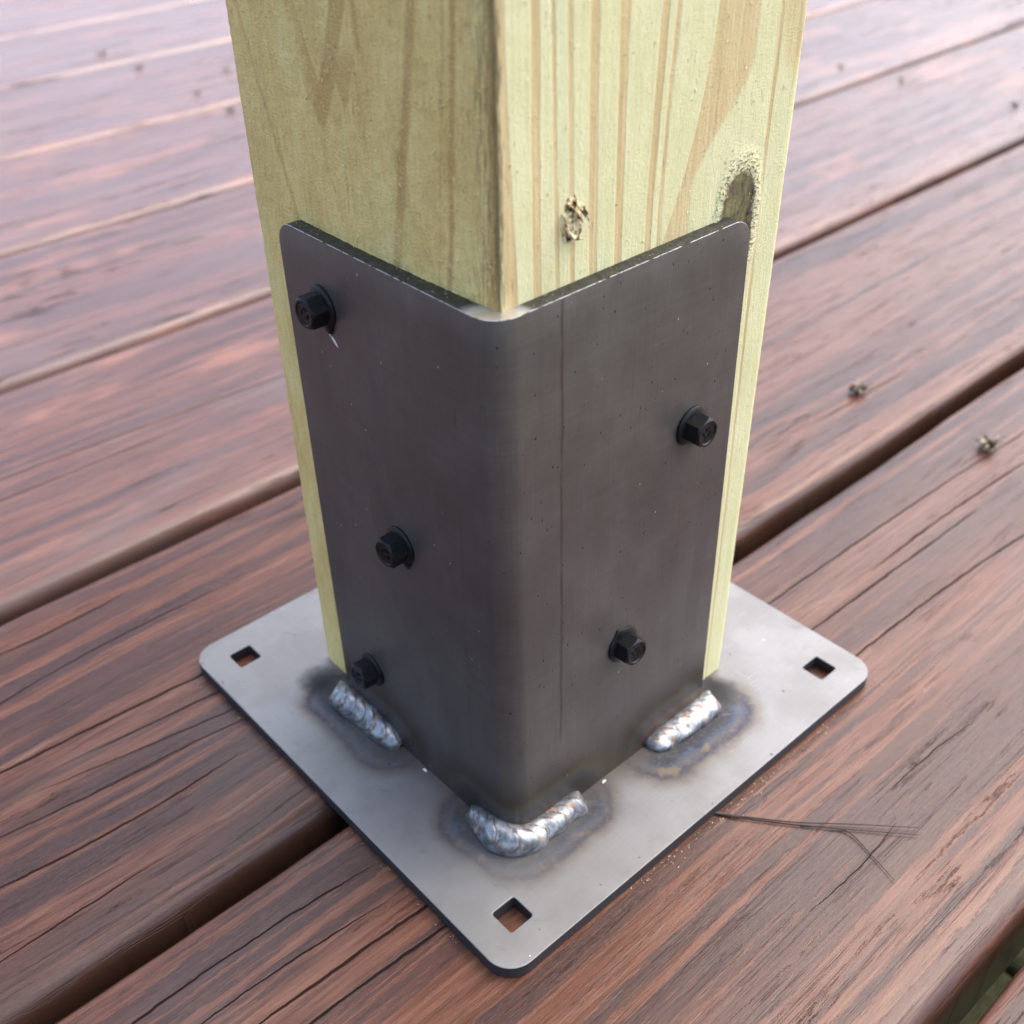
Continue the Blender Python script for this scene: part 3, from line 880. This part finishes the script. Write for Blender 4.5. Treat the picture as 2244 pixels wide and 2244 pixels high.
    basel = g.ramp(g.noise(g.vec(y * 0.10, Z * 0.035, 11), 1, 4, 0.6) * 0.6 + g.noise(g.vec(y * 0.9, Z * 0.12, 17), 1, 4, 0.65) * 0.4,
                   [(0.32, (0.68, 0.465, 0.15)), (0.5, (0.86, 0.64, 0.235)), (0.66, (0.93, 0.78, 0.335))])
    basel = g.mix(g.sm(g.noise(g.vec(y * 0.07, Z * 0.016, 23), 1, 3, 0.55), 0.5, 0.7) * 0.30, basel, (0.68, 0.60, 0.26))
    def ls(c0, c1, w, soft):
        d = (yy - (t2 * (c1 - c0) + c0)).abs()
        return g.sm(d, w * 0.5 + soft, w * 0.5 - soft)
    sl = ls(30.5, 20.8, 2.6, 0.9) * g.sm(g.noise(g.vec(Z * 0.06, 3, 9), 1, 2), 0.30, 0.5)
    sl = sl.max(ls(14.0, 9.8, 1.5, 0.5)).max(ls(68.5, 86.0, 1.6, 0.7) * 0.6).max(ls(17.2, 12.6, 0.5, 0.3) * 0.6)
    sl = sl.max(g.sm(yy, 3.3, 1.6) * 0.9).max(ls(37.5, 37.8, 1.4, 0.8) * g.sm(Z, 192, 197))
    # cathedral tongues hanging from the top
    def tongue_l(yc, ztip, k, p):
        q = ((yy - yc).abs()).pow(p) * k + ztip
        return g.sm(Z - q, -1.0, 1.0)
    c1 = tongue_l(53.0, 177.0, 0.9, 1.35) * g.sm(yy - (Z - 177) * 0.1 - 56.5, 5.0, -5.0)
    c1i = tongue_l(52.5, 187.0, 1.5, 1.25)
    c2 = tongue_l(44.0, 183.0, 1.6, 1.2) * g.sm(Z, 197, 191)
    sl = sl.max((c1 - c1i).max(0.0) * 0.85).max(c2 * 0.7)
    coll = g.mix(sl * 0.68, basel, (0.53, 0.30, 0.10))
    fz = g.noise(g.vec(y * 1.3, Z * 2.1, 31), 1, 4, 0.78)
    coll = g.mix(g.sm(fz, 0.53, 0.66) * 0.7, coll, (0.90, 0.80, 0.47))
    coll = g.mix(g.sm(fz, 0.45, 0.32) * 0.6, coll, (0.34, 0.22, 0.08))  # dark flecks paint in the small shadows between the fibres
    # ---------- both: mildew dashes, grey specks, dirty arrises
    dash = g.noise(g.vec(x * 1.5, y * 1.5, Z * 0.16), 1, 4, 0.68)
    dm = g.sm(dash, 0.60, 0.70) * g.sm(mott, 0.40, 0.6)
    col = g.mix(right, coll, colr)
    col = g.mix(dm * 0.6, col, (0.135, 0.145, 0.075))
    sp = g.sm(g.noise(g.vec(x * 1.1, y * 1.1, Z * 0.9), 1, 4, 0.75), 0.62, 0.70) * g.sm(mott, 0.44, 0.56)
    col = g.mix(sp * 0.42, col, (0.17, 0.19, 0.12))
    ar = g.sm(x.max(0.0) + y.max(0.0) + (dash - 0.5) * 5, 1.4, 0.2)
    col = g.mix(ar * 0.65, col, (0.060, 0.052, 0.030))
    far = g.sm(y + (dash - 0.5) * 6, 87.5, 90.5).max(g.sm(x + (dash - 0.5) * 6, 86.5, 89.5) * 0.6)
    col = g.mix(far * 0.55, col, (0.10, 0.085, 0.045))
    brl = g.sm(y, 9, 2) * (1.0 - right) * g.sm(dash, 0.40, 0.62)
    col = g.mix(brl * 0.6, col, (0.20, 0.155, 0.07))
    # relief: furry saw marks on the left, cut fibres on the right
    fur = g.noise(g.vec(x * 0.8, y * 0.8, Z * 2.3), 1, 4, 0.7)
    fur2 = g.noise(g.vec(x * 2.5, y * 2.5, Z * 0.5), 1, 3, 0.7)
    h = fur * g.sm(right, 0, 1, 'LINEAR', 1.1, 0.45) + fur2 * 0.55 + st * right * -0.35 - dm * 0.3 + ringm * right * torn * 1.5
    return g.fin(col, 0.82, 0.0, g.bump(h, 0.0005, 0.8), 0.18)

def build_post():
    r = 2.0
    H = 420.0
    # cross-section, fine along the two faces in view
    ring = []
    def line(p0, p1, step):
        L = math.dist(p0, p1); k = max(1, int(L / step))
        return [(p0[0] + (p1[0] - p0[0]) * i / k, p0[1] + (p1[1] - p0[1]) * i / k) for i in range(k)]
    def arc(cx, cy, a0, rr=r, n=5):
        return [(cx + rr * math.cos(math.radians(a0 + 90 * i / n)), cy + rr * math.sin(math.radians(a0 + 90 * i / n))) for i in range(n)]
    rf_ = 0.7
    ring += arc(rf_, rf_, 180, rf_)
    ring += line((rf_, 0), (SX - r, 0), 0.9)
    ring += arc(SX - r, r, 270)
    ring += line((SX, r), (SX, SY - r), 12)
    ring += arc(SX - r, SY - r, 0)
    ring += line((SX - r, SY), (r, SY), 12)
    ring += arc(r, SY - r, 90)
    ring += line((0, SY - r), (0, rf_), 0.9)
    zs = np.concatenate([np.arange(0.15, 128, 8), np.arange(128, 216, 0.8), np.arange(216, H + 1, 12)])
    n = len(ring)
    V, F = [], []
    for z in zs:
        for (x_, y_) in ring:
            dx = dy = 0.0
            N = mnoise.noise
            if y_ < 1.5 and x_ > 1.5:     # right face
                ex = (x_ - 70.3) / 6.0; ez = (z - 150.5) / 12.8
                d = math.sqrt(ex * ex + ez * ez)
                f = 0
                if d < 1.6:
                    f += -0.9 * max(0, 1 - d) + 0.5 * math.exp(-((d - 1.15) / 0.22) ** 2) * (0.5 + N(Vector((x_ * .8, z * .8, 1))))
                f += 0.05 * N(Vector((x_ * 1.1, z * 0.25, 4)))
                dy = -f
            elif x_ < 1.5 and y_ > 1.5:
                dx = -1.5 * math.sin(math.pi * y_ / SY) ** 0.7 * min(1, z / 60) - (0.16 * N(Vector((y_ * 0.5, z * 0.5, 9))) + 0.10 * N(Vector((y_ * 1.4, z * 1.8, 2))))
            # worn arrises
            e = N(Vector((z * 0.08, x_ * 0.02, y_ * .02))) * 0.35 + N(Vector((z * 0.5, x_ * .02, 3))) * 0.18
            if x_ < 2.5 and y_ > SY - 2.5: dx += 0.5 * max(0, e) * 1.6
            if x_ > SX - 2.5 and y_ < 2.5: dx -= 0.5 * max(0, e) * 1.8
            V.append((GX + TXp * z + x_ + dx, GY + TYp * z + y_ + dy, z))
    for a in range(len(zs) - 1):
        for b in range(n):
            c = (b + 1) % n
            F.append((a * n + b, a * n + c, (a + 1) * n + c, (a + 1) * n + b))
    F.append(tuple(range(n))[::-1]); F.append(tuple((len(zs) - 1) * n + b for b in range(n)))
    me = mesh("timber", V, F)
    return link("timber", me, m_post(), post, 60)
build_post()

# furry fibres standing off the sawn left face
def m_simple(name, lo, hi, rough=0.8, scale=0.5):
    g = G(name)
    x, y, z = g.xyz()
    n0 = g.noise(g.vec(x, y, z), scale, 3, 0.6)
    return g.fin(g.ramp(n0, [(0.35, lo), (0.65, hi)]), rough, 0.0, None, 0.3)
V, F = [], []
for k in range(750):
    onleft = k < 620
    z = random.uniform(150, 212); s_ = random.uniform(1.5, 87)
    if onleft:
        p0 = Vector((GX + TXp * z - 0.1 - 1.5 * math.sin(math.pi * s_ / SY) ** 0.7, GY + TYp * z + s_, z)); tn = Vector((0, 1, 0)); nn = Vector((-1, 0, 0))
    else:
        p0 = Vector((GX + TXp * z + s_, GY + TYp * z - 0.05, z)); tn = Vector((1, 0, 0)); nn = Vector((0, -1, 0))
    a = random.uniform(-0.9, 0.9) if random.random() < .6 else random.uniform(-3, 3)
    d = (tn * math.cos(a) + Vector((0, 0, 1)) * math.sin(a)) * random.choice((-1, 1))
    L = random.uniform(0.5, 1.5) * (1.0 if onleft else 0.7)
    path_ = [p0, p0 + d * L * .5 + nn * random.uniform(.1, .32), p0 + d * L + nn * random.uniform(0.05, .4)]
    w = random.uniform(.05, .11)
    vv, ff = tube(path_, (w, w * .9, w * .4), 4)
    o_ = len(V); V += vv; F += [tuple(i + o_ for i in q) for q in ff]
fib = link("wood_fibres", mesh("wood_fibres", V, F), m_simple("wood_fibre", (0.60, 0.50, 0.22), (0.85, 0.76, 0.46)), post, 180)
fib['kind'] = 'stuff'

# torn chip of wood on the right face
def build_tear():
    V, F = [], []
    zc = 167.0; xc = 18.8
    yb = GY + TYp * zc
    X0 = GX + TXp * zc
    nu, nv = 36, 18
    for i in range(nv + 1):
        rr = i / nv
        for k in range(nu):
            a = 2 * math.pi * k / nu
            ex, ez = math.cos(a) * rr, math.sin(a) * rr
            edge = 1 + 0.28 * mnoise.noise(Vector((math.cos(a) * 1.6, math.sin(a) * 1.6, 2.2)))
            px, pz = ex * 3.3 * edge, ez * 4.6 * edge
            hgt = (1 - rr ** 2.2) * (0.55 + 1.0 * mnoise.noise(Vector((px * .55, pz * .35, 5))) + 0.5 * mnoise.noise(Vector((px * 1.5, pz * .9, 8)))) + 0.02
            V.append((X0 + xc + px, yb - hgt + 0.05, zc + pz))
    for i in range(nv):
        for k in range(nu):
            F.append((i * nu + k, i * nu + (k + 1) % nu, (i + 1) * nu + (k + 1) % nu, (i + 1) * nu + k))
    for (x0, z0, x1, z1, w) in ((17.2, 170.6, 20.3, 166.2, .55), (18.6, 171.0, 21.2, 166.8, .4), (15.9, 168.8, 16.6, 164.6, .5), (17.2, 164.0, 20.4, 162.9, .55), (16.6, 165.6, 18.2, 163.2, .45), (20.9, 169.4, 21.9, 166.0, .35)):
        q0, q1 = Vector((X0 + x0, yb - .2, z0)), Vector((X0 + x1, yb - 1.3, z1))
        mid = (q0 + q1) / 2 + Vector((0, -.5, 0))
        vv, ff = tube([q0, mid, q1], (w * .4, w, w * .25), 5)
        o_ = len(V); V += vv; F += [tuple(i + o_ for i in q) for q in ff]
    g = G("torn_wood")
    x, y, z = g.xyz()
    n0 = g.noise(g.vec(x * 0.75, y, z * 0.5), 1, 3, 0.6)
    n1 = g.noise(g.vec(x * 1.4, y, z * 1.0 + 3), 1, 3, 0.6)
    col = g.ramp(n0, [(0.40, (0.040, 0.034, 0.018)), (0.46, (0.30, 0.23, 0.10)), (0.54, (0.74, 0.64, 0.40)), (0.7, (0.88, 0.82, 0.64))])
    col = g.mix(g.sm(n1, 0.62, 0.68) * 0.8, col, (0.42, 0.20, 0.06))
    mt = g.fin(col, 0.8, 0.0, g.bump(n1, 0.0004, 0.8), 0.2)
    me = mesh("torn_chip", V, F)
    return link("torn_chip", me, mt, post, 60)
build_tear()

# ------------------------------------------------------------------ small things lying about
M_NEEDLE = m_simple("dry_pine_needle", (0.014, 0.009, 0.007), (0.045, 0.026, 0.017), 0.5, 0.2)
needles = empty("pine_needles", (52, -42, ZD))
tag(needles, "bundle of thin dry pine needles poking out from under the base plate", "pine needles")
def needle(pts, r):
    n = 26
    q = [Vector(a) for a in pts]
    out = []
    for i in range(n + 1):
        t = i / n * (len(q) - 1); k = min(int(t), len(q) - 2); f = t - k
        a = q[max(k - 1, 0)]; b = q[k]; c = q[k + 1]; d = q[min(k + 2, len(q) - 1)]
        out.append(0.5 * ((2 * b) + (c - a) * f + (2 * a - 5 * b + 4 * c - d) * f * f + (3 * b - a - 3 * c + d) * f ** 3))
    vv, ff = tube(out, [r * 0.62 * (1 - 0.55 * (i / n) ** 3) for i in range(n + 1)], 6)
    link("needle", mesh("needle", vv, ff), M_NEEDLE, needles, 180)
zb = ZD + 0.35
needle([(43.5, -31, zb), (47.2, -36.3, zb + .2), (51.5, -41.5, zb + .1), (58.5, -50.3, zb + .3), (70, -62.2, zb + .5), (81.0, -74.2, zb + .7)], 0.34)
needle([(43.9, -31.6, zb), (47.2, -37.0, zb + .4), (51.2, -42.3, zb + .3), (59.0, -52.2, zb + .3), (69.5, -64.2, zb + .2), (79.0, -75.3, zb + .5)], 0.36)
needle([(58.5, -51.8, zb + .1), (63.5, -57.5, zb + .3), (66.2, -62.2, zb + .3), (64.8, -69.5, zb + .2), (62.0, -79.0, zb + .4)], 0.32)
sheath_v, sheath_f = tube([(42.5, -29.5, zb), (44.5, -32.5, zb + .1), (47.4, -36.7, zb + .3)], (0.5, 0.6, 0.42), 7)
link("needle_sheath", mesh("needle_sheath", sheath_v, sheath_f), M_NEEDLE, needles, 180)

M_DEBRIS = m_simple("dry_plant_bits", (0.018, 0.013, 0.008), (0.085, 0.062, 0.034), 0.85, 0.8)
M_DEBRIS_PALE = m_simple("pale_plant_fibre", (0.22, 0.19, 0.13), (0.45, 0.40, 0.30), 0.85, 0.8)
def clump(name, x0, y0, n, rad, seed, label, spikes=0, cat="plant debris", pale=0.2, group=None):
    rd = random.Random(seed)
    V, F, mi = [], [], []
    for k in range(n):
        a = rd.uniform(0, 6.28); r = rad * math.sqrt(rd.random()) * .8
        p = Vector((x0 + r * math.cos(a), y0 + r * math.sin(a) * .8, ZD + rd.uniform(0.3, rad * .55)))
        d = Vector((rd.uniform(-1, 1), rd.uniform(-1, 1), rd.uniform(-.4, .9))).normalized()
        L = rd.uniform(.25, .6) * rad
        w = rd.uniform(.10, .22) * rad
        vv, ff = tube([p - d * L * .5, p, p + d * L * .5], (w * .4, w, w * .3), 6)
        o_ = len(V); V += vv; F += [tuple(i + o_ for i in q) for q in ff]; mi += [1 if rd.random() < pale else 0] * len(ff)
    for k in range(spikes):
        a = rd.uniform(0, 6.28)
        p = Vector((x0, y0, ZD + rad * .3))
        d = Vector((math.cos(a), math.sin(a), rd.uniform(-.1, .8))).normalized()
        vv, ff = tube([p, p + d * rad * .6, p + d * rad * rd.uniform(1.0, 1.5)], (rad * .06, rad * .05, rad * .02), 4)
        o_ = len(V); V += vv; F += [tuple(i + o_ for i in q) for q in ff]; mi += [rd.choice((0, 0, 1))] * len(ff)
    low = min(v[2] for v in V)
    V = [(v[0], v[1], v[2] - low + ZD + 0.02) for v in V]
    me = mesh(name, V, F); me.polygons.foreach_set('material_index', mi)
    o = bpy.data.objects.new(name, me); COL.objects.link(o)
    me.materials.append(M_DEBRIS); me.materials.append(M_DEBRIS_PALE)
    # origin at the base
    base = Vector((x0, y0, ZD)) * MM
    me.transform(Matrix.Translation(-base)); o.location = base
    me.polygons.foreach_set('use_smooth', [True] * len(me.polygons))
    return tag(o, label, cat, group)
GD = "bits of plant debris scattered on the deck"
clump("seed_clump", 267, 72, 34, 4.6, 3, "compact dark brown seed clump on the plank behind the bracket, right of the post", 6, group=GD, pale=.12)
clump("seed_clump", 266.5, 10, 26, 5.0, 5, "spiky dark and pale seed clump on a plank crack near the right edge", 16, group=GD, pale=.45)
for (x0, y0, rd_, sd_, lb) in ((291, 864, 8, 11, "faint tan speck on the far left plank, leftmost of them"), (291, 795, 8, 12, "dark blurred speck on the far plank at upper left"),
                               (688, 375, 6, 13, "small dark speck just above the gap, nearest the post on the right"), (686, 318, 6, 14, "small tan speck on the plank below the first far gap on the right"),
                               (688, 227, 7, 15, "dark blurred speck on the plank at the far right edge"), (284, 634, 8, 16, "pale tan speck beside the left edge of the post"),
                               (289, 694, 6, 17, "pale tan speck just above the gap left of the post"), (340, 735, 7, 18, "grey tan speck in the middle of the second plank from the top left")):
    clump("plant_speck", x0, y0, 10, rd_ * 0.62, sd_, lb, 3, group=GD, pale=.7)

# pale sawdust along the lower right edge of the plate and on the steel
V, F = [], []
def grain(p, s_):
    d = Vector((random.gauss(0, 1), random.gauss(0, 1), random.gauss(0, .4))).normalized()
    vv, ff = tube([p - d * s_, p, p + d * s_], (s_ * .25, s_ * .45, s_ * .2), 4)
    o_ = len(V); V.extend(vv); F.extend([tuple(i + o_ for i in q) for q in ff])
for k in range(150):
    xx = random.uniform(10, 124)
    grain(Vector((xx, PY - abs(random.gauss(0, 1.6)) - 0.4, ZD + .12)), random.uniform(.10, .38) * (1.6 if random.random() < .08 else 1))
for k in range(40):
    xx = random.uniform(20, 71)
    grain(Vector((random.uniform(PX - 1.8, PX - .4), random.uniform(-25, 110), ZD + .12)), random.uniform(.10, .28))
for k in range(90):
    if random.random() < .5: p = Vector((random.uniform(-4.8, -.6), random.uniform(4, 64), AH + .1))
    else: p = Vector((random.uniform(4, 66), random.uniform(-4.8, -.6), AH + .1))
    grain(p, random.uniform(.08, .22))
sd_o = link("sawdust", mesh("sawdust", V, F), m_simple("sawdust_grain", (0.30, 0.24, 0.14), (0.55, 0.47, 0.30)), None, 180)
tag(sd_o, "pale sawdust grains along the edges of the base plate", "sawdust", None, 'stuff')

# bright bits of metal
M_CHIP = G("bright_chip").fin((0.42, 0.41, 0.40), 0.4, 0.6)
M_CHIP_W = G("white_chip").fin((0.84, 0.82, 0.80), 0.6, 0.0)
def chip(x0, y0, z0, pts, th, label, mat, nrm_):
    n_ = Vector(nrm_)
    V = [Vector((x0, y0, z0)) + Vector(p) for p in pts]
    k = len(V)
    V2 = [v + n_ * th for v in V]
    V2 = [v + (sum(V2, Vector()) / k - v) * .25 for v in V2]
    F = [tuple(range(k))[::-1], tuple(range(k, 2 * k))] + [(i, (i + 1) % k, k + (i + 1) % k, k + i) for i in range(k)]
    base = Vector((x0, y0, z0))
    o = bpy.data.objects.new("metal_chip", mesh("metal_chip", [v - base for v in V + V2], F))
    o.data.materials.append(mat); COL.objects.link(o); o.location = base * MM
    bm_ = bmesh.new(); bm_.from_mesh(o.data); bmesh.ops.recalc_face_normals(bm_, faces=bm_.faces); bm_.to_mesh(o.data); bm_.free()
    return tag(o, label, "metal chip")
chip(-TA - .02, 51.6, 130.2, [(0, 1.6, .6), (0, .8, .7), (0, -.9, -.7), (0, -1.8, -1.9), (0, -.6, -1.5), (0, .5, -.3)], .3, "silver metal shaving stuck under the top screw on the left leg", M_CHIP, (-1, 0, 0))
chip(-6.3, 31.2, 0.02, [(-.3, .8, 0), (.2, .6, 0), (.3, -.6, 0), (-.1, -.8, 0)], .4, "white chip on the base plate between the left and front welds", M_CHIP_W, (0, 0, 1))
chip(28.1, -6.6, 0.02, [(-.8, -.25, 0), (.7, -.2, 0), (.8, .25, 0), (-.5, .3, 0)], .4, "white chip on the base plate between the front and right welds", M_CHIP_W, (0, 0, 1))
